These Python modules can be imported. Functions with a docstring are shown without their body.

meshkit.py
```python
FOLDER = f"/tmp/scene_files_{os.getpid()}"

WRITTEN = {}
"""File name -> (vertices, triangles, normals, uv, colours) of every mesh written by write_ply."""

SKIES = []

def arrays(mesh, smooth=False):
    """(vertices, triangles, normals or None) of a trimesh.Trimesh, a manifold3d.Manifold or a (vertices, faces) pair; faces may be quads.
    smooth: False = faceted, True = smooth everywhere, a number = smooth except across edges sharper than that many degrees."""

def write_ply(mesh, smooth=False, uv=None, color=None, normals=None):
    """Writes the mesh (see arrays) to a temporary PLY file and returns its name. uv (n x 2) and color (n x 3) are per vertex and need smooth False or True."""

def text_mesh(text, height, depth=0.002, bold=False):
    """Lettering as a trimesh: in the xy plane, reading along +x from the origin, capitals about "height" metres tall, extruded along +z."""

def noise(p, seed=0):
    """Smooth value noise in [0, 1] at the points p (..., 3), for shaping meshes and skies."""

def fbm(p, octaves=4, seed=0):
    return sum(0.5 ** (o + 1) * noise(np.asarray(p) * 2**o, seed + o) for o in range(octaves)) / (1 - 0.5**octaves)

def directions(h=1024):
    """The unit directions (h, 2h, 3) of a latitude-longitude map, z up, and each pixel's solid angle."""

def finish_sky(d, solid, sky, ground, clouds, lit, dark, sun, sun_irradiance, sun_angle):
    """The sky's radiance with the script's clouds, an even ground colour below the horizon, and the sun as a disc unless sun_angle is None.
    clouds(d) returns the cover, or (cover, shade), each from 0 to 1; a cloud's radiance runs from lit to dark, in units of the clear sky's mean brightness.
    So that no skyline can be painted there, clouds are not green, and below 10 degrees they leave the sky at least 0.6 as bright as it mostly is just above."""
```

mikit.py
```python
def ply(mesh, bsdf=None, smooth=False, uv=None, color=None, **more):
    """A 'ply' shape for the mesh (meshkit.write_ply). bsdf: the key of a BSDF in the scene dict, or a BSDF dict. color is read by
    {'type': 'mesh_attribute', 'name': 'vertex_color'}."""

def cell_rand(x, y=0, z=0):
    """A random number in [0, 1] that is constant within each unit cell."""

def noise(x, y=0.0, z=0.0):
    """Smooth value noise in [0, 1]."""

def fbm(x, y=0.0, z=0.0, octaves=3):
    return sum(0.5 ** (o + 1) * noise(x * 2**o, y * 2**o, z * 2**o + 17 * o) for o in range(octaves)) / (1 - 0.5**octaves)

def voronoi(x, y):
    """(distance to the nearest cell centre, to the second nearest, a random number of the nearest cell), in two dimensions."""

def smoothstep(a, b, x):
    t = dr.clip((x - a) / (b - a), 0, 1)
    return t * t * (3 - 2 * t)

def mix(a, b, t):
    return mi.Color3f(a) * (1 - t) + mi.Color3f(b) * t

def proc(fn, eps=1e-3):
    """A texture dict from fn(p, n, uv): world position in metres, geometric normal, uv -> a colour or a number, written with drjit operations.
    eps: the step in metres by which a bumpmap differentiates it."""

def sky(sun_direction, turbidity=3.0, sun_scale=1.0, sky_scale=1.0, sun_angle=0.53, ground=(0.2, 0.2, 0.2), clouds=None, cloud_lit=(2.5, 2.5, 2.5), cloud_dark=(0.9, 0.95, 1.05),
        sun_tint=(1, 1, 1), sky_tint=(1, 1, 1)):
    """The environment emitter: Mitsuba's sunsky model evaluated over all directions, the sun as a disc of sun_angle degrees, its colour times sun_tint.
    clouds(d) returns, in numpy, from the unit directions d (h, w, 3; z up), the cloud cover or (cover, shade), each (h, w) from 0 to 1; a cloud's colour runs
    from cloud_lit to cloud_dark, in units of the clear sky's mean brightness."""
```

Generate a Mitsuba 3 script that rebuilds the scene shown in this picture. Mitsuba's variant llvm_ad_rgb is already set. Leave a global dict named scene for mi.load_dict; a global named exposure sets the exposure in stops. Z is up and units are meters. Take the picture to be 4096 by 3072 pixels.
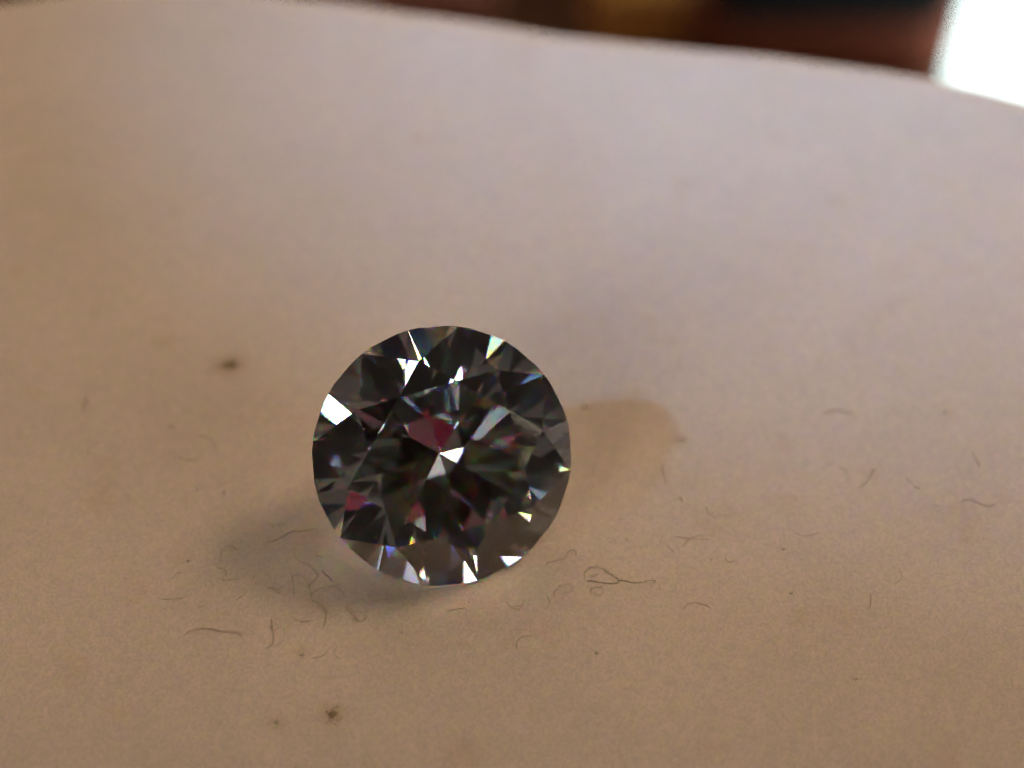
import math, random
import numpy as np, trimesh, mitsuba as mi, drjit as dr
import mikit, meshkit
from mikit import proc, noise, fbm, smoothstep, mix
from scipy.spatial import HalfspaceIntersection, ConvexHull, cKDTree
from scipy.interpolate import CubicSpline, PchipInterpolator
from shapely.geometry import Polygon

T = mi.ScalarTransform4f
scene, labels = {}, {}
K = 0.02   # a macro subject: everything below is written in millimetres, 1 mm = 0.02 units

# ---------------------------------------------------------------- camera
ELEV, FOV, DIST = math.radians(54.9), 30.0, 47.6
STONE = np.array([0.0, 0.0, 2.05])                       # centre of the girdle
FWD = np.array([0.0, math.cos(ELEV), -math.sin(ELEV)])
RIGHT = np.array([1.0, 0, 0]); UP = np.cross(RIGHT, FWD)
AIM = STONE + RIGHT * 1.72 + UP * 1.79
CAM = AIM - FWD * DIST
scene['view_camera'] = {'type': 'thinlens', 'fov': FOV, 'fov_axis': 'x', 'near_clip': 0.05, 'far_clip': 100.0,
                   'aperture_radius': 1.12 * K, 'focus_distance': (DIST - 0.3) * K,
                   'to_world': T().look_at(origin=(CAM * K).tolist(), target=(AIM * K).tolist(), up=[0, 0, 1])}
exposure = 0.30

# ---------------------------------------------------------------- light levels
ROOM = (0.040, 0.032, 0.027)           # the dim room all round
WINDOW = (3.1, 2.7, 2.1)             # daylight window, behind the photographer's left shoulder
SPOT = (155.0, 264.0, 450.0)           # small cool lamp in a deep hood on the left, aimed at the far right of the pad
SIDE = (3.6, 3.1, 2.3)                 # a second, smaller window on the right
GLOBE = (12.6, 9.4, 6.0)                # warm globe lamp, up behind on the right
BACK = (2.0, 1.6, 1.15)                # curtained window far behind
LANTERN = (1.75, 2.2, 2.1)             # the white glow at the top right corner
scene['room_light'] = {'type': 'constant', 'sampling_weight': 0.4, 'radiance': {'type': 'rgb', 'value': list(ROOM)}}


def area(rgb, weight=1.0):
    return {'type': 'area', 'sampling_weight': weight, 'radiance': {'type': 'rgb', 'value': list(rgb)}}


# ---------------------------------------------------------------- helpers
def obj(key, mesh, bsdf, smooth=False, label=None, cat=None, group=None, kind=None, **more):
    if hasattr(mesh, 'vertices'):
        mesh = trimesh.Trimesh(np.array(mesh.vertices) * K, np.array(mesh.faces), process=False)
    else:
        mesh = (np.asarray(mesh[0], float) * K, mesh[1])
    scene[key] = mikit.ply(mesh, bsdf, smooth=smooth, **more)
    tag(key, label, cat, group, kind)
    return key


def tag(key, label=None, cat=None, group=None, kind=None):
    d = {k: v for k, v in (('label', label), ('category', cat), ('group', group), ('kind', kind)) if v}
    if d:
        labels[key] = d


def num(name, i):
    return name if i == 0 else f'{name}_{i:03d}'


def rounded_box(x, y, z, r, n=5):
    import manifold3d as m3
    s = m3.Manifold.sphere(r, 4 * n)
    pts = [s.translate([a * (x / 2 - r), b * (y / 2 - r), c * (z / 2 - r)]) for a in (-1, 1) for b in (-1, 1) for c in (-1, 1)]
    m = m3.Manifold.batch_hull(pts).to_mesh()
    return trimesh.Trimesh(m.vert_properties[:, :3], m.tri_verts)


def lathe(profile, n=64):
    return trimesh.creation.revolve(np.asarray(profile, float), sections=n)


def moved(mesh, loc=(0, 0, 0), rot=None):
    m = mesh.copy()
    if rot is not None:
        m.apply_transform(trimesh.transformations.euler_matrix(*[math.radians(a) for a in rot]))
    m.apply_translation(loc)
    return m


def on_sheet(px, py):
    """Where the photograph's pixel (px, py of 4096 x 3072) lies on the flat of the sheet."""
    t = math.tan(math.radians(FOV / 2))
    r = FWD + RIGHT * ((px - 2048) / 2048 * t) + UP * ((1536 - py) / 2048 * t)
    return (CAM + r * (-CAM[2] / r[2]))[:2]


HALO = [(*map(float, on_sheet(925, 1465)), 0.42, 0.8), (*map(float, on_sheet(1327, 2840)), 0.28, 0.75), (*map(float, on_sheet(2715, 1752)), 0.25, 0.5), (*map(float, on_sheet(1100, 2868)), 0.22, 0.4), (*map(float, on_sheet(1850, 2990)), 0.5, 0.3), (*map(float, on_sheet(1205, 2600)), 0.25, 0.35)]
# ---------------------------------------------------------------- materials
def sheet_colour(p, n, uv):
    x, y = p.x / K, p.y / K
    a = fbm(x * 0.30 + 3.1, y * 0.34, 1.7, octaves=4)
    b = fbm(x * 0.9 + 9.0, y * 1.2 + 4.0, 7.7, octaves=4)
    c = fbm(x * 4.5 + 31.0, y * 4.5 + 14.0, 2.7, octaves=3)
    d = fbm(x * 4.5 + 71.0, y * 4.5 + 44.0, 8.7, octaves=3)
    g = noise(x * 17.0, y * 17.0, 5.0) * 0.55 + noise(x * 31.0, y * 31.0, 3.0) * 0.45
    base = mi.Color3f(0.745, 0.594, 0.497) * (0.915 + 0.10 * a + 0.08 * b)
    base = base * mi.Color3f(1.0 + 0.10 * (c - 0.5), 1.0, 1.0 + 0.22 * (c - 0.5)) * mi.Color3f(1.0 + 0.10 * (d - 0.5), 1.0 + 0.12 * (d - 0.5), 1.0 - 0.08 * (d - 0.5))
    base = mix(base, base * mi.Color3f(0.94, 0.91, 0.87), smoothstep(0.60, 0.78, b))
    for hx, hy, hr, hk in HALO:      # brown stains round the two big specks
        d2 = dr.square((x - hx) / hr) + dr.square((y - hy) / (hr * 0.8))
        base = mix(base, base * mi.Color3f(0.70, 0.60, 0.48), dr.exp(-d2) * hk)
    return base * (0.87 + 0.26 * g)


def sheet_relief(p, n, uv):
    x, y = p.x / K, p.y / K
    return fbm(x * 5.0, y * 5.0, 1.0, octaves=4) * 0.6 + noise(x * 1.3, y * 1.3, 9.0) * 1.2


scene['mat_sheet'] = {'type': 'twosided', 'b': {'type': 'bumpmap', 'arbitrary': proc(sheet_relief, eps=0.03 * K), 'scale': 0.018 * K,
                      'n': {'type': 'principled', 'base_color': proc(sheet_colour), 'roughness': 0.65, 'specular': 0.25}}}


def solid(name, rgb, rough=0.5, spec=0.4, **more):
    scene[name] = {'type': 'twosided', 'b': {'type': 'principled', 'base_color': {'type': 'rgb', 'value': list(rgb)}, 'roughness': rough, 'specular': spec, **more}}


def wood(name, dark, light, rough, f=0.12):
    def fn(p, n, uv):
        x, y, z = p.x / K, p.y / K, p.z / K
        w = fbm(x * f * 0.3 + 5, y * f * 2.5, z * f, octaves=4)
        g = noise(x * f * 3, y * f * 40, z * f * 40)
        return mix(dark, light, smoothstep(0.25, 0.75, 0.75 * w + 0.25 * g))
    scene[name] = {'type': 'twosided', 'b': {'type': 'principled', 'base_color': proc(fn), 'roughness': rough, 'specular': 0.2}}


wood('mat_table_wood', (0.055, 0.020, 0.010), (0.12, 0.045, 0.02), 0.7)
wood('mat_amber_wood', (0.30, 0.105, 0.022), (0.40, 0.155, 0.035), 0.7)
solid('mat_red_brown', (0.13, 0.026, 0.010), 0.6, 0.2)
solid('mat_lid', (0.006, 0.006, 0.006), 0.8, 0.05)
solid('mat_black', (0.012, 0.012, 0.012), 0.35)
solid('mat_dark_red', (0.17, 0.05, 0.03), 0.6)
solid('mat_dust', (0.55, 0.52, 0.48), 0.9, 0.1)
solid('mat_frame', (0.55, 0.53, 0.50), 0.5)
solid('mat_pink', (0.62, 0.095, 0.21), 0.9, 0.1)
solid('mat_hood', (0.003, 0.003, 0.003), 1.0, 0.0)
solid('mat_lint', (0.36, 0.30, 0.23), 0.9, 0.1)
solid('mat_lint_pale', (0.58, 0.475, 0.375), 0.9, 0.1)
solid('mat_fuzz', (0.70, 0.60, 0.48), 0.9, 0.1)
solid('mat_crumb', (0.30, 0.215, 0.135), 0.9, 0.1)
solid('mat_crumb_pale', (0.44, 0.36, 0.27), 0.9, 0.1)
solid('mat_shade_metal', (0.25, 0.2, 0.15), 0.4)

# the stone: three indices, one for each primary, so that it disperses light; 3 x so that the three together pass all of it
def tint(c):
    def fn(p, n, uv, c=c):
        return mi.Color3f(*c)
    return proc(fn)


def gem(ior, c):
    return {'type': 'dielectric', 'int_ior': ior, 'ext_ior': 1.0, 'specular_transmittance': tint(c)}


scene['mat_stone'] = {'type': 'blendbsdf', 'weight': 1.0 / 3.0,
                      'a': {'type': 'blendbsdf', 'weight': 0.5, 'a': gem(2.151, (3, 0, 0)), 'b': gem(2.164, (0, 3, 0))},
                      'b': gem(2.183, (0, 0, 3))}

# ---------------------------------------------------------------- the table far below the sheet
TABLE_Z = -35.6
tt = rounded_box(420, 420, 8, 2)
obj('wooden_table', moved(tt, (0, 60, TABLE_Z - 4)), 'mat_table_wood', 30, 'dark red-brown wooden table top, blurred, below the far edge of the sheet', 'table')

# ---------------------------------------------------------------- the stone: a round brilliant (its planes and how it lies)
R = 3.25
TABLE_R, CROWN, PAV, GIRDLE, STAR, LOWER = 0.595, 34.29, 41.08, 0.025, 0.482, 0.723
tb, tp, g2 = math.tan(math.radians(CROWN)), math.tan(math.radians(PAV)), GIRDLE / 2


def pol(r, deg, z):
    return np.array([r * math.cos(math.radians(deg)), r * math.sin(math.radians(deg)), z])


def plane(a, b, c):
    nn = np.cross(b - a, c - a); nn /= np.linalg.norm(nn)
    if nn @ a < 0:
        nn = -nn
    return np.r_[nn, -nn @ a]


planes = [('table', np.array([0, 0, 1, -((1 - TABLE_R) * tb + g2)]))]
r_mid = TABLE_R * math.cos(math.radians(22.5)); rs = r_mid + STAR * (1 - r_mid); rl = 1 - LOWER
for k in range(8):
    p = 45.0 * k
    apex = pol(rs, p + 22.5, (1 - rs * math.cos(math.radians(22.5))) * tb + g2)
    t0, t1 = pol(TABLE_R, p, (1 - TABLE_R) * tb + g2), pol(TABLE_R, p + 45, (1 - TABLE_R) * tb + g2)
    planes.append(('star_facet', plane(t0, t1, apex)))
    planes.append(('bezel_facet', np.r_[pol(math.sin(math.radians(CROWN)), p, math.cos(math.radians(CROWN))), -(math.sin(math.radians(CROWN)) + g2 * math.cos(math.radians(CROWN)))]))
    for q in (p, p + 45):
        planes.append(('upper_girdle_facet', plane(apex, pol(1, q, g2), pol(1, p + 22.5, g2))))
    planes.append(('pavilion_facet', np.r_[pol(math.sin(math.radians(PAV)), p, -math.cos(math.radians(PAV))), -(math.sin(math.radians(PAV)) + g2 * math.cos(math.radians(PAV)))]))
    low = pol(rl, p + 22.5, -((1 - rl * math.cos(math.radians(22.5))) * tp + g2))
    for q in (p, p + 45):
        planes.append(('lower_girdle_facet', plane(low, pol(1, q, -g2), pol(1, p + 22.5, -g2))))
for k in range(96):
    planes.append(('girdle', np.r_[pol(1, (k + 0.5) * 3.75, 0), -1.0]))
hs = HalfspaceIntersection(np.array([q for _, q in planes]), np.zeros(3))
pts = hs.intersections[np.isfinite(hs.intersections).all(1)]
tree = cKDTree(pts); keep = {}
rep = np.array([min(tree.query_ball_point(q, 2e-5)) for q in pts])
pts = pts[np.unique(rep)]

# how it lies: leaning on its pavilion, the table towards the lens
SPIN, TILT_X, TILT_Y = 38.1, 6.54, 5.19
los = CAM - STONE; los /= np.linalg.norm(los)
rx = np.cross(UP, los); rx /= np.linalg.norm(rx); uy = np.cross(los, rx)
axis = los + rx * math.tan(math.radians(TILT_X)) - uy * math.tan(math.radians(TILT_Y)); axis /= np.linalg.norm(axis)
ex = rx - axis * (rx @ axis); ex /= np.linalg.norm(ex); ey = np.cross(axis, ex)
s, c = math.sin(math.radians(SPIN)), math.cos(math.radians(SPIN))
M = np.stack([c * ex + s * ey, -s * ex + c * ey, axis], -1)
W = pts @ M.T * R
gird = np.abs(np.hypot(pts[:, 0], pts[:, 1]) - 1.0) < 0.02
STONE_Z = -W[gird, 2].min() - 0.03                     # the girdle touches the pad ...

W = W + np.array([STONE[0], STONE[1], STONE_Z])


def stone_underside(x, y):
    """Height of the stone's lower faces over the ground point (x, y)."""
    low = np.full(np.shape(x), -1e9)
    for name, q in planes:
        nn = M @ q[:3]
        if nn[2] < -0.05:
            off = q[3] * R - nn @ np.array([STONE[0], STONE[1], STONE_Z])
            low = np.maximum(low, -(off + nn[0] * x + nn[1] * y) / nn[2])
    return low


# ---------------------------------------------------------------- the sheet: a thin white pad with a rounded far edge
far = np.array([(-18.6, -8), (-19.4, 4), (-19.6, 12), (-18.6, 16.4), (-16.4, 18.5), (-14.2, 19.2), (-11.6, 19.75), (-8.2, 19.9), (-4.2, 19.4), (3.7, 17.85), (11.3, 16.55), (14.1, 15.95), (17.3, 14.95), (20.0, 13.6), (22.0, 11.4), (22.6, 7), (22.4, 0), (21.5, -8)], float)
cs = PchipInterpolator(np.r_[0, np.cumsum(np.linalg.norm(np.diff(far, axis=0), axis=1))], far)
arc = cs(np.linspace(0, cs.x[-1], 240))
near = np.array([(18.5, -12.2), (10, -13), (-10, -13), (-16.5, -12)], float)
poly = Polygon(np.vstack([arc, near]))
poly = poly.buffer(-2).buffer(2).buffer(0)
ring = np.array(poly.exterior.coords)[:-1]
ctr = np.array([0.0, 2.0])
ang = np.linspace(0, 2 * np.pi, 900, endpoint=False)
ra = np.arctan2(ring[:, 1] - ctr[1], ring[:, 0] - ctr[0]); rr = np.hypot(*(ring - ctr).T)
o = np.argsort(ra); ra, rr = ra[o], rr[o]
rim = np.interp(ang, np.r_[ra - 2 * np.pi, ra, ra + 2 * np.pi], np.r_[rr, rr, rr])
THICK, ROUND = 3.0, 1.8


def sheet_height(x, y):
    q = np.stack([x, y, 0 * x], -1)
    h = (meshkit.fbm(q * 0.16 + 7.3, 3, 5) - 0.5) * 0.5 + (meshkit.fbm(q * 0.7, 2, 9) - 0.5) * 0.05
    h = h - 0.028 * np.maximum(0, -(y + 2.6)) ** 2                              # the pad bends down towards the viewer
    near_stone = np.exp(-((x) ** 2 + (y + 0.0) ** 2) / 18.0)
    return np.minimum(h * (1 - near_stone), stone_underside(x, y) - 0.05)       # the stone presses a shallow bed into the pad


V, NR = [], 230
for k in range(1, NR + 1):                              # flat top, rings out to where the rounding begins
    r = (rim - ROUND) * (k / NR)
    x, y = ctr[0] + r * np.cos(ang), ctr[1] + r * np.sin(ang)
    V.append(np.stack([x, y, sheet_height(x, y)], -1))
edge_z = V[-1][:, 2]
for a in np.linspace(0, math.pi / 2, 9)[1:]:
    r = rim - ROUND + ROUND * math.sin(a)
    V.append(np.stack([ctr[0] + r * np.cos(ang), ctr[1] + r * np.sin(ang), edge_z - ROUND * (1 - math.cos(a))], -1))
V.append(np.stack([ctr[0] + rim * np.cos(ang), ctr[1] + rim * np.sin(ang), edge_z * 0 - THICK], -1))
rings = len(V)
V = np.vstack([np.r_[ctr, sheet_height(ctr[:1], ctr[1:])[0]][None], *V, np.r_[ctr, -THICK][None]])
n = len(ang); j = np.arange(n); j2 = (j + 1) % n
F = [np.stack([0 * j, 1 + j, 1 + j2], -1)]
for k in range(rings - 1):
    a, b = 1 + k * n, 1 + (k + 1) * n
    F += [np.stack([a + j, b + j, b + j2], -1), np.stack([a + j, b + j2, a + j2], -1)]
F.append(np.stack([1 + (rings - 1) * n + j2 * 0 + j, 0 * j + len(V) - 1, 1 + (rings - 1) * n + j2], -1))
obj('paper_pad', trimesh.Trimesh(V, np.vstack(F), process=False), 'mat_sheet', 40, 'off-white pad with a rounded far edge, flecked with lint and brown specks, under the stone', 'pad')
# what carries the pad
obj('wooden_block', moved(rounded_box(32, 22, -TABLE_Z - THICK - 0.1, 2), (1, 1, (TABLE_Z - THICK) / 2)), 'mat_table_wood', 30,
    'dark wooden block hidden underneath the off-white pad', 'block')

# ---------------------------------------------------------------- the stone's facets
counts, girdle_v, girdle_f = {}, [], []
for name, q in planes:
    on = np.nonzero(np.abs(pts @ q[:3] + q[3]) < 3e-5)[0]
    if len(on) < 3:
        continue
    cc = pts[on].mean(0); u = pts[on[0]] - cc; u /= np.linalg.norm(u); v = np.cross(q[:3], u)
    on = on[np.argsort(np.arctan2((pts[on] - cc) @ v, (pts[on] - cc) @ u))]
    f = np.array([(0, i, i + 1) for i in range(1, len(on) - 1)])
    if name == 'girdle':
        girdle_f.append(f + sum(map(len, girdle_v))); girdle_v.append(W[on])
        continue
    i = counts.get(name, 0); counts[name] = i + 1
    obj('diamond__' + num(name, i), (W[on], f), 'mat_stone')
obj('diamond__girdle', (np.vstack(girdle_v), np.vstack(girdle_f)), 'mat_stone')
tag('diamond', 'clear round brilliant-cut gemstone with sparkling facets, leaning on the off-white pad', 'gemstone')

# dust on the stone
r_ = np.random.default_rng(8); grains = []
crown = [q for nm, q in planes if nm in ('table', 'star_facet', 'bezel_facet', 'upper_girdle_facet')]
for k in range(46):
    d, a = math.sqrt(r_.random()) * 0.9, r_.uniform(0, 2 * math.pi)
    x, y = d * math.cos(a), d * math.sin(a)
    z = min(-(q[3] + q[0] * x + q[1] * y) / q[2] for q in crown)
    g = trimesh.creation.icosphere(1, 1.0)
    g.vertices = g.vertices * r_.uniform(0.5, 1.0, (len(g.vertices), 1)) * r_.choice([0.006, 0.009, 0.013, 0.020])
    g.vertices += M @ np.array([x, y, z]) * R + np.array([STONE[0], STONE[1], STONE_Z])
    grains.append(g)
obj('dust', trimesh.util.concatenate(grains), 'mat_dust', True, 'tiny pale dust grains lying on the upper facets of the gemstone', 'dust', kind='stuff')

# ---------------------------------------------------------------- blurred things beyond the pad
import manifold3d as m3


def capsule(x0, x1, r, y, z, squash=1.0):
    a = m3.Manifold.sphere(r, 48)
    return m3.Manifold.batch_hull([a.translate([x0, 0, 0]), a.translate([x1, 0, 0])]).scale([1, 1, squash]).translate([0, y, z])


CY, CR = 50.6, 3.2
case = capsule(14.6, 23.4, CR, CY, TABLE_Z + CR)
lid = case.trim_by_plane([0, 0, 1], TABLE_Z + CR * 1.70)
base = case.trim_by_plane([0, 0, -1], -(TABLE_Z + CR * 1.68))


def tm(m):
    q = m.to_mesh()
    return trimesh.Trimesh(q.vert_properties[:, :3], q.tri_verts)


obj('spectacle_case__base', tm(base), 'mat_red_brown', 40, 'red-brown lower part')
obj('spectacle_case__lid', tm(lid), 'mat_lid', 40, 'blackish top')
tag('spectacle_case', 'dark round-ended case, blackish above and red-brown below, blurred, beside the white glow', 'case')
obj('amber_box', moved(rounded_box(5.0, 10, 5, 0.6), (8.5, 56, TABLE_Z + 2.5), (0, 0, 6)), 'mat_amber_wood', 30, 'small amber-brown wooden box, blurred, left of the dark round-ended case', 'box')
obj('red_book', moved(rounded_box(10, 16, 4, 0.5), (-3.5, 60, TABLE_Z + 2), (0, 0, -5)), 'mat_dark_red', 30, 'dark red book, blurred, just beyond the pad at the top centre', 'book')

# the white lantern at the top right
LW, LD, LZ0, LZ1, LYAW = 10.0, 30.0, TABLE_Z + 1.0, 12.0, -23.0
lant = moved(rounded_box(LW, LD, LZ1 - LZ0, 3), (LW / 2 - 0.6, LD / 2, (LZ0 + LZ1) / 2))
scene['mat_lantern'] = {'type': 'twosided', 'b': {'type': 'diffuse', 'reflectance': {'type': 'rgb', 'value': [0.8, 0.82, 0.8]}}}
obj('lantern__shade', moved(lant, (24.6, 44.0, 0), (0, 0, LYAW)), 'mat_lantern', 40, emitter=area(LANTERN, 0.4))
foot = moved(rounded_box(LW - 3, LD - 6, 1.2, 0.4), (LW / 2, LD / 2, TABLE_Z + 0.6))
obj('lantern__foot', moved(foot, (24.6, 44.0, 0), (0, 0, LYAW)), 'mat_black', 30)
tag('lantern', 'overexposed glowing white lamp shade filling the top right corner', 'lamp')

# ---------------------------------------------------------------- lamps out of the frame
def look(mesh, loc, to):
    """Turns the mesh's +z towards a point."""
    d = np.asarray(to, float) - loc; d /= np.linalg.norm(d)
    a = np.cross([0, 0, 1.0], d); a /= np.linalg.norm(a)
    m = np.eye(4); m[:3, :3] = np.stack([a, np.cross(d, a), d], -1); m[:3, 3] = loc
    out = mesh.copy(); out.apply_transform(m)
    return out


def towards(az, el, dist):
    az, el = math.radians(az), math.radians(el)
    return np.array([math.cos(el) * math.cos(az), math.cos(el) * math.sin(az), math.sin(el)]) * dist


def make_window(key, at, w, h, cols, rows, bar, light, label):
    pw, ph = (w - bar * (cols - 1)) / cols, (h - bar * (rows - 1)) / rows
    i, parts = 0, []
    for a in range(cols):
        for b in range(rows):
            x, y = (a - (cols - 1) / 2) * (pw + bar), (b - (rows - 1) / 2) * (ph + bar)
            obj(key + '__' + num('pane', i), look(moved(trimesh.creation.box((pw, ph, 1)), (x, y, 0)), at, (0, 0, 0)), 'mat_lantern', emitter=area(light, 0.4)); i += 1
    for a in range(cols - 1):
        parts.append(moved(trimesh.creation.box((bar - 0.2, h, 7)), ((a - (cols - 2) / 2) * (pw + bar), 0, 0)))
    for b in range(rows - 1):
        for a in range(cols):
            parts.append(moved(trimesh.creation.box((pw - 0.2, bar - 0.2, 6)), ((a - (cols - 1) / 2) * (pw + bar), (b - (rows - 2) / 2) * (ph + bar), 0)))
    for sgn in (-1, 1):
        parts.append(moved(trimesh.creation.box((w + 24, 12, 9)), (0, sgn * (h / 2 + 6.2), 0)))
        parts.append(moved(trimesh.creation.box((12, h, 9)), (sgn * (w / 2 + 6.2), 0, 0)))
    obj(key + '__frame', look(trimesh.util.concatenate(parts), at, (0, 0, 0)), 'mat_frame')
    tag(key, label, 'window')


make_window('window', towards(224.45, 22.6, 600), 132, 405, 1, 3, 5, WINDOW, 'tall daylit three-pane window at the near left of the pad')
make_window('window_001', towards(239.3, 24.4, 600), 120, 105, 2, 1, 5, WINDOW, 'low daylit window of two panes beside the tall window')
make_window('window_002', towards(348.35, 24.2, 600), 112, 180, 1, 2, 8, SIDE, 'smaller daylit two-pane window at the near right of the pad')

make_window('window_003', towards(100, 33, 700), 420, 260, 3, 2, 9, BACK, 'wide window with six dim panes far behind the pad')

SL, SQ = towards(187.8, 41.3, 102.5), np.array([35.1, 31.0, 0.0])
obj('hooded_lamp__diffuser', look(trimesh.creation.cylinder(5.7, 0.8, sections=48), SL, SQ), 'mat_lantern', emitter=area(SPOT, 4.0))
hood = lathe([(7.0, 37.6), (7.8, 37.6), (7.8, 2), (7.4, -4), (5, -9), (0, -10), (0, -1), (6.4, -1), (7.0, 2), (7.0, 37.6)], 64)
obj('hooded_lamp__hood', look(hood, SL, SQ), 'mat_hood', 30)
dq = (SQ - SL) / np.linalg.norm(SQ - SL)
obj('hooded_lamp__arm', trimesh.creation.cylinder(2.5, segment=[SL - dq * 10, SL - dq * 10 + np.array([-40, -10, -70])]), 'mat_black', 30)
shade = lathe([(8.0, 2), (20, 4), (21, 4.6), (20.5, 5.4), (8.0, 3.2), (8.0, 2)], 64)
obj('hooded_lamp__shade', look(shade, SL, SQ), 'mat_shade_metal', 30)
tag('hooded_lamp', 'small cool lamp in a deep black hood on the left of the pad', 'lamp')

BL = towards(37.1, 38.6, 220)
obj('globe_lamp__globe', look(trimesh.creation.icosphere(4, 30), BL, (0, 0, 0)), 'mat_lantern', True, emitter=area(GLOBE, 4.0))
cap = lathe([(0, 0), (12, 0), (14, 2), (14, 9), (11, 12), (4, 14), (4, 60), (0, 60)], 48)
obj('globe_lamp__cap', moved(cap, BL + [0, 0, 28.5]), 'mat_shade_metal', 30)
tag('globe_lamp', 'warm round globe lamp hanging above and behind the pad', 'lamp')

# the camera that takes the picture: its body stands behind the lens and darkens what the stone mirrors
up_q = np.stack([RIGHT, UP, -FWD], -1); cam_m = np.eye(4); cam_m[:3, :3] = up_q; cam_m[:3, 3] = CAM


def on_camera(mesh):
    m = mesh.copy(); m.apply_transform(cam_m)
    return m


obj('compact_camera__body', on_camera(moved(rounded_box(92, 58, 24, 4), (15, 0, 22))), 'mat_black', 30)
barrel = lathe([(6, 0.6), (13, 0.6), (14, 1.6), (14, 5), (17, 5.2), (17, 9.6), (6, 9.6), (6, 0.6)], 64)
obj('compact_camera__lens', on_camera(barrel), 'mat_black', 30)
tag('compact_camera', 'black compact camera held over the stone', 'camera')

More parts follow.
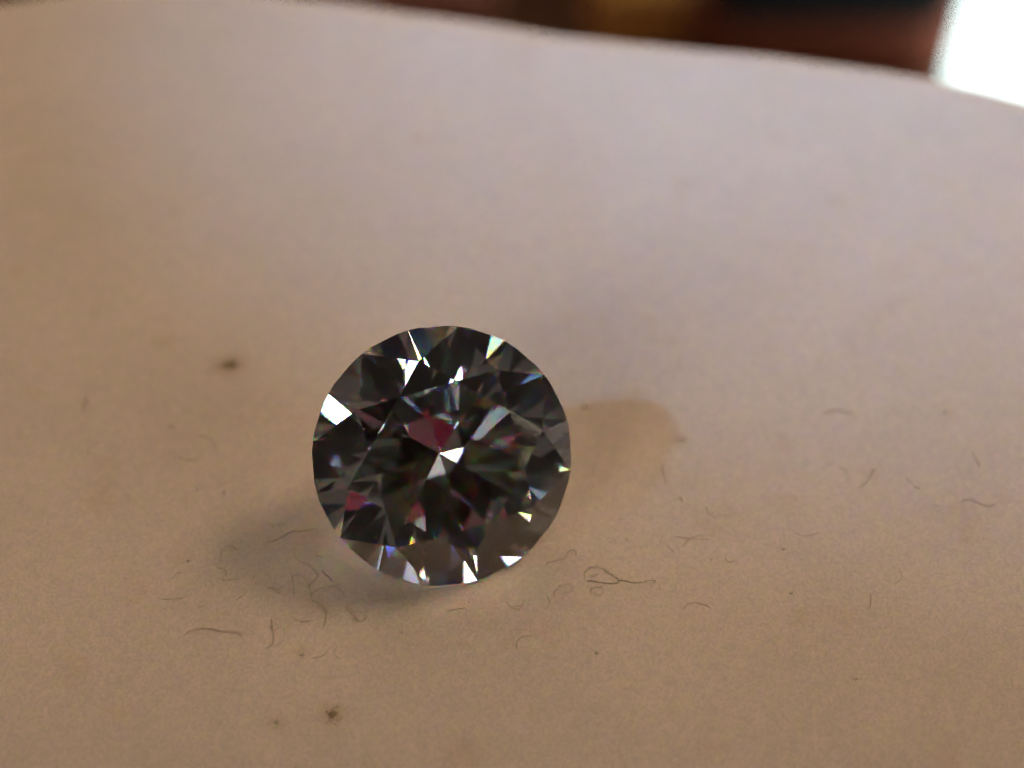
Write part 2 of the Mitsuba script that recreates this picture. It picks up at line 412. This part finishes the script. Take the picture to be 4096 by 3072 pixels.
# small round lamps of the room, seen only as glints in the stone
rim = lathe([(1.02, 0.05), (1.16, 0.05), (1.16, -0.25), (0.0, -0.25), (0.0, -0.2), (1.02, -0.2), (1.02, 0.05)], 48)
for i, (az, el, r_deg, rgb, lab) in enumerate([
        (185.8, 53.3, 1.15, (7.0, 9.5, 12.0), 'tiny bright white spot lamp high on the left'),
        (13.0, 71.5, 4.5, (0.26, 0.26, 0.27), 'dim grey frosted lamp almost overhead'),
        (174.4, 52.2, 2.6, (0.42, 0.41, 0.55), 'dim lilac frosted lamp high on the left'),
        (207.8, 40.0, 1.8, (0.45, 0.38, 0.70), 'dim violet frosted lamp beside the tall window'),
        (322.8, 38.9, 1.3, (0.34, 0.32, 0.32), 'dim small frosted lamp at the near right')]):
    at, k = towards(az, el, 500), num('round_lamp', i)
    rr_ = 500 * math.tan(math.radians(r_deg))
    obj(k + '__diffuser', look(trimesh.creation.cylinder(rr_, 1.0, sections=40), at, (0, 0, 2)), 'mat_lantern', emitter=area(rgb, 0.08))
    ring_ = rim.copy(); ring_.apply_scale(rr_)
    obj(k + '__rim', look(ring_, at, (0, 0, 2)), 'mat_shade_metal', 30)
    tag(k, lab, 'lamp')

# pink cloth in front of the pad, seen only as red glints in the stone
ca, ce = np.linspace(274, 302, 80), np.linspace(12.5, 28, 22)
V = np.array([towards(a, e, 260 + 8 * math.sin(a * 0.55) + 5 * math.sin(a * 1.3 + e * 0.1)) for e in ce for a in ca])
n = len(ca); q = np.array([(r * n + c, r * n + c + 1, (r + 1) * n + c + 1, (r + 1) * n + c) for r in range(len(ce) - 1) for c in range(n - 1)
              if (ca[c] < 288.6 and ce[r] < 25.3) or (288 < ca[c] < 298.5 and ce[r] > 22.0 + 0.15 * abs(ca[c] - 295))])
front = trimesh.Trimesh(V, np.vstack([q[:, [0, 1, 2]], q[:, [0, 2, 3]]]), process=False)
back = trimesh.Trimesh(V * 1.006, front.faces[:, ::-1], process=False)
obj('pink_cloth', trimesh.util.concatenate([front, back]), 'mat_pink', True, 'deep pink hanging cloth in soft folds in front of the pad', 'cloth')

# ---------------------------------------------------------------- lint and specks on the pad
rng = np.random.default_rng(11)


def height_at(x, y):
    return float(sheet_height(np.array([x]), np.array([y]))[0])


THIN = 0.56


def fibre(px, rad, lift=0.02, sub=14):
    q = np.array([on_sheet(*p) for p in px]); d = np.r_[0, np.cumsum(np.linalg.norm(np.diff(q, axis=0), axis=1))]
    t = np.linspace(0, d[-1], max(sub, 10 * len(px)))
    xy = CubicSpline(d, q)(t) if len(px) > 2 else np.stack([np.interp(t, d, q[:, k]) for k in (0, 1)], -1)
    z = sheet_height(xy[:, 0], xy[:, 1]) + rad * 0.8 + lift * (0.5 + 0.5 * np.sin(t / max(d[-1], .1) * 5 + rng.uniform(0, 6)))
    ph = rng.uniform(0, 40)
    wob = meshkit.fbm(np.stack([t * 5.0 + ph, t * 0 + ph, t * 0], -1), 3, 4)
    w = rad * THIN * np.clip(np.minimum(np.arange(len(t)), np.arange(len(t))[::-1]) / 4.0 + 0.25, 0, 1) * (0.35 + 1.1 * wob)
    xy = xy + 0.05 * (meshkit.fbm(np.stack([t * 2.3 + ph, t * 0 + 5, t * 0], -1), 2, 7)[:, None] - 0.5) * np.array([1.0, 0.6])
    p = np.column_stack([xy, z]); tg = np.gradient(p, axis=0); tg /= np.linalg.norm(tg, axis=1, keepdims=True)
    a = np.cross(tg, [0, 0, 1.0]); a /= np.linalg.norm(a, axis=1, keepdims=True); b = np.cross(tg, a); N = 6
    an = np.arange(N) * 2 * np.pi / N
    v = p[:, None] + w[:, None, None] * (np.cos(an)[None, :, None] * a[:, None] + np.sin(an)[None, :, None] * b[:, None])
    ii, jj = np.meshgrid(np.arange(len(p) - 1), np.arange(N), indexing='ij')
    f = np.stack([ii * N + jj, ii * N + (jj + 1) % N, (ii + 1) * N + (jj + 1) % N, (ii + 1) * N + jj], -1).reshape(-1, 4)
    return v.reshape(-1, 3), np.vstack([f[:, [0, 2, 1]], f[:, [0, 3, 2]]])


LINT = [  # pixels of the photograph, radius in mm, pale or dark, label
    ([(2340, 2320), (2358, 2275), (2390, 2270), (2430, 2290), (2475, 2330), (2440, 2335), (2400, 2330), (2342, 2326)], 0.016, 0, 'dark looped lint fibre lying just right of the stone base'),
    ([(2470, 2325), (2510, 2328), (2540, 2335), (2620, 2328), (2628, 2333)], 0.018, 0, 'straight dark fibre tail running right from the looped fibre'),
    ([(2350, 2345), (2372, 2370), (2400, 2385), (2412, 2360), (2385, 2350), (2365, 2380)], 0.010, 1, 'tiny pale curl of lint beneath the dark looped fibre'),
    ([(2735, 2440), (2745, 2420), (2790, 2412), (2840, 2432)], 0.017, 1, 'short bent fibre right of and below the looped fibre'),
    ([(2180, 2268), (2210, 2248), (2265, 2228), (2270, 2210), (2300, 2205), (2295, 2225)], 0.012, 1, 'thin hooked fibre touching the lower right of the stone'),
    ([(2650, 1855), (2657, 1890), (2670, 1930)], 0.017, 1, 'short upright fibre at the tip of the amber shadow'),
    ([(2715, 1980), (2730, 2005)], 0.013, 1, 'tiny fibre dash below the amber shadow tip'),
    ([(2822, 2025), (2840, 2052), (2868, 2075)], 0.014, 1, 'short slanting fibre, middle right of the stone'),
    ([(2700, 2145), (2760, 2152), (2845, 2162)], 0.012, 1, 'faint level fibre right of the stone, above the looped fibre'),
    ([(3430, 1955), (3470, 1925), (3485, 1900), (3498, 1870)], 0.020, 1, 'slanting fibre at the right, rising to the right'),
    ([(3885, 1815), (3900, 1845), (3918, 1868)], 0.020, 1, 'short slanting fibre near the right edge, falling to the right'),
    ([(3290, 1660), (3310, 1648), (3360, 1642), (3420, 1660)], 0.024, 1, 'blurred arched fibre at the upper right'),
    ([(3845, 2010), (3880, 2000), (3930, 2020), (3985, 2015)], 0.019, 1, 'wavy fibre near the right edge, middle height'),
    ([(3478, 2375), (3482, 2400), (3475, 2440)], 0.022, 1, 'small upright fibre at the lower right'),
    ([(878, 2255), (882, 2215), (905, 2185), (935, 2190), (952, 2205)], 0.014, 1, 'curved fibre left of the stone, at the end of its grey shadow'),
    ([(1070, 2170), (1105, 2160), (1160, 2132), (1230, 2125), (1280, 2115)], 0.015, 1, 'long fibre inside the grey shadow left of the stone'),
    ([(1165, 2320), (1180, 2305), (1210, 2310), (1235, 2345), (1242, 2375), (1238, 2392)], 0.015, 1, 'arched fibre below the lower left of the stone'),
    ([(1290, 2280), (1300, 2300), (1318, 2315), (1326, 2332)], 0.017, 0, 'short dark fibre close to the lower left rim of the stone'),
    ([(1240, 2390), (1270, 2362), (1310, 2352), (1350, 2352), (1372, 2378), (1378, 2395)], 0.014, 1, 'branching fibre below the lower left of the stone'),
    ([(1245, 2400), (1275, 2420), (1302, 2440), (1305, 2475), (1295, 2510)], 0.015, 1, 'wavy fibre trailing down below the branching fibre'),
    ([(1385, 2420), (1392, 2445), (1402, 2458), (1440, 2490)], 0.013, 1, 'thin fibre beneath the lower left rim, ending in a dot'),
    ([(740, 2535), (770, 2516), (840, 2515), (900, 2525), (950, 2530), (975, 2550)], 0.024, 1, 'long faint fibre at the lower left'),
    ([(1085, 2470), (1095, 2520), (1085, 2580), (1060, 2590)], 0.020, 1, 'faint hooked fibre right of the long lower left fibre'),
    ([(885, 2320), (920, 2320), (955, 2312)], 0.012, 1, 'faint level fibre left of the stone, beneath the curved fibre'),
    ([(340, 1590), (352, 1620), (345, 1645), (335, 1600)], 0.016, 1, 'small smudged tuft of lint at the far left'),
]
for i, (px, rad, pale, lab) in enumerate(LINT):
    obj(num('lint_fibre', i), fibre(px, rad), 'mat_lint_pale' if pale else 'mat_lint', True, lab, 'lint', 'lint fibres on the pad')


def crumb(px, py, rx_, ry_, h, seed):
    """A smudge of dirt: a heart of grit with ever finer grains scattered round it."""
    x, y = on_sheet(px, py)
    r = np.random.default_rng(seed * 17 + 5)
    out = []
    for k in range(90):
        d = 0 if k == 0 else abs(r.normal(0, 0.62))
        a = r.uniform(0, 2 * math.pi)
        gx, gy = x + rx_ * d * math.cos(a), y + ry_ * d * math.sin(a)
        gr = (0.40 if k == 0 else r.uniform(0.06, 0.20) / (0.6 + d)) * math.sqrt(rx_ * ry_) * 0.8
        m = trimesh.creation.icosphere(1 if k else 2, 1.0)
        v = m.vertices * (0.6 + 0.8 * meshkit.fbm(m.vertices * 1.6 + seed * 7.1 + k, 2, seed))[:, None] * [gr, gr * r.uniform(0.6, 1.1), min(gr * 0.35, h * 0.5)]
        out.append(trimesh.Trimesh(v + [gx, gy, height_at(gx, gy) + min(gr * 0.1, 0.006)], m.faces, process=False))
    return trimesh.util.concatenate(out)


CRUMBS = [  # pixel, half sizes in mm, pale
    (920, 1465, 0.34, 0.24, 0.05, 0, 'large brown speck, upper left of the stone'),
    (1327, 2840, 0.22, 0.20, 0.05, 0, 'dark brown speck at the bottom, left of centre'),
    (1100, 2868, 0.10, 0.09, 0.03, 1, 'paler brown smudge left of the dark bottom speck'),
    (2338, 1630, 0.10, 0.11, 0.06, 0, 'round dark speck close to the right of the stone'),
    (2732, 1754, 0.12, 0.07, 0.05, 0, 'brown double speck near the tip of the amber shadow'),
    (895, 1970, 0.07, 0.06, 0.03, 0, 'small brown speck left of the stone, the right one of two'),
    (787, 1957, 0.07, 0.06, 0.03, 1, 'small brown speck left of the stone, the left one of two'),
    (750, 2242, 0.08, 0.04, 0.03, 0, 'small dark speck left of the curved fibre'),
    (2507, 2157, 0.06, 0.05, 0.03, 1, 'small olive speck right of the stone base'),
    (2845, 2238, 0.04, 0.04, 0.03, 0, 'pin-prick dark speck right of the looped fibre'),
    (3135, 2195, 0.07, 0.05, 0.03, 0, 'small grey speck at the right, below the middle'),
    (3165, 2375, 0.10, 0.08, 0.03, 1, 'grey smudge speck at the lower right'),
    (2385, 2608, 0.09, 0.09, 0.03, 1, 'dim brown speck below the looped fibre'),
    (3430, 2700, 0.10, 0.08, 0.03, 1, 'dim brown speck at the lower right corner side'),
    (1605, 2528, 0.05, 0.04, 0.03, 1, 'small brown speck under the left half of the stone'),
    (1875, 2408, 0.05, 0.05, 0.03, 1, 'small brown speck straight below the stone'),
    (3780, 1650, 0.11, 0.07, 0.04, 1, 'grey speck near the right edge, upper half'),
    (690, 1710, 0.12, 0.05, 0.03, 1, 'faint brown smear left of the stone, middle height'),
    (380, 1255, 0.16, 0.05, 0.03, 1, 'faint grey smear at the far left, above the middle'),
    (1205, 2615, 0.10, 0.09, 0.03, 1, 'dim olive speck below the wavy fibre'),
]
for i, (px, py, a, b, h, pale, lab) in enumerate(CRUMBS):
    obj(num('brown_speck', i), crumb(px, py, a, b, h, i + 3), 'mat_crumb_pale' if pale else 'mat_crumb', True, lab, 'speck', 'specks of dirt on the pad')

# very fine fuzz, too small to tell hair from hair
parts, THIN = [], 1.0
spots = [(1000, 2350, 420, 240, 70), (1250, 2250, 120, 160, 30), (2300, 2330, 260, 120, 34), (2800, 2100, 420, 260, 44), (3500, 2000, 520, 420, 40), (600, 1750, 520, 420, 26), (1500, 2600, 700, 160, 22), (1800, 2440, 420, 60, 26)]
for cx, cy, sx, sy, cnt in spots:
    for k in range(int(cnt * 0.2)):
        px, py = cx + rng.normal() * sx * 0.5, cy + rng.normal() * sy * 0.5
        if (px - 1772) ** 2 + (py - 1822) ** 2 < 545 ** 2:
            continue
        a, ln = rng.uniform(0, math.pi), rng.uniform(18, 75)
        b = a + rng.normal() * 0.9
        p1 = (px + ln * math.cos(a), py + ln * math.sin(a) * 0.8)
        parts.append(fibre([(px, py), p1, (p1[0] + ln * 0.8 * math.cos(b), p1[1] + ln * 0.8 * math.sin(b) * 0.8)], rng.uniform(0.005, 0.010), 0.015, 10))
vv = np.vstack([v for v, _ in parts]); off = np.cumsum([0] + [len(v) for v, _ in parts[:-1]])
ff = np.vstack([f + o for (_, f), o in zip(parts, off)])
obj('lint_fuzz', (vv, ff), 'mat_fuzz', True, 'very fine pale fuzz of hair-thin lint strewn over the off-white pad', 'fuzz', kind='stuff')
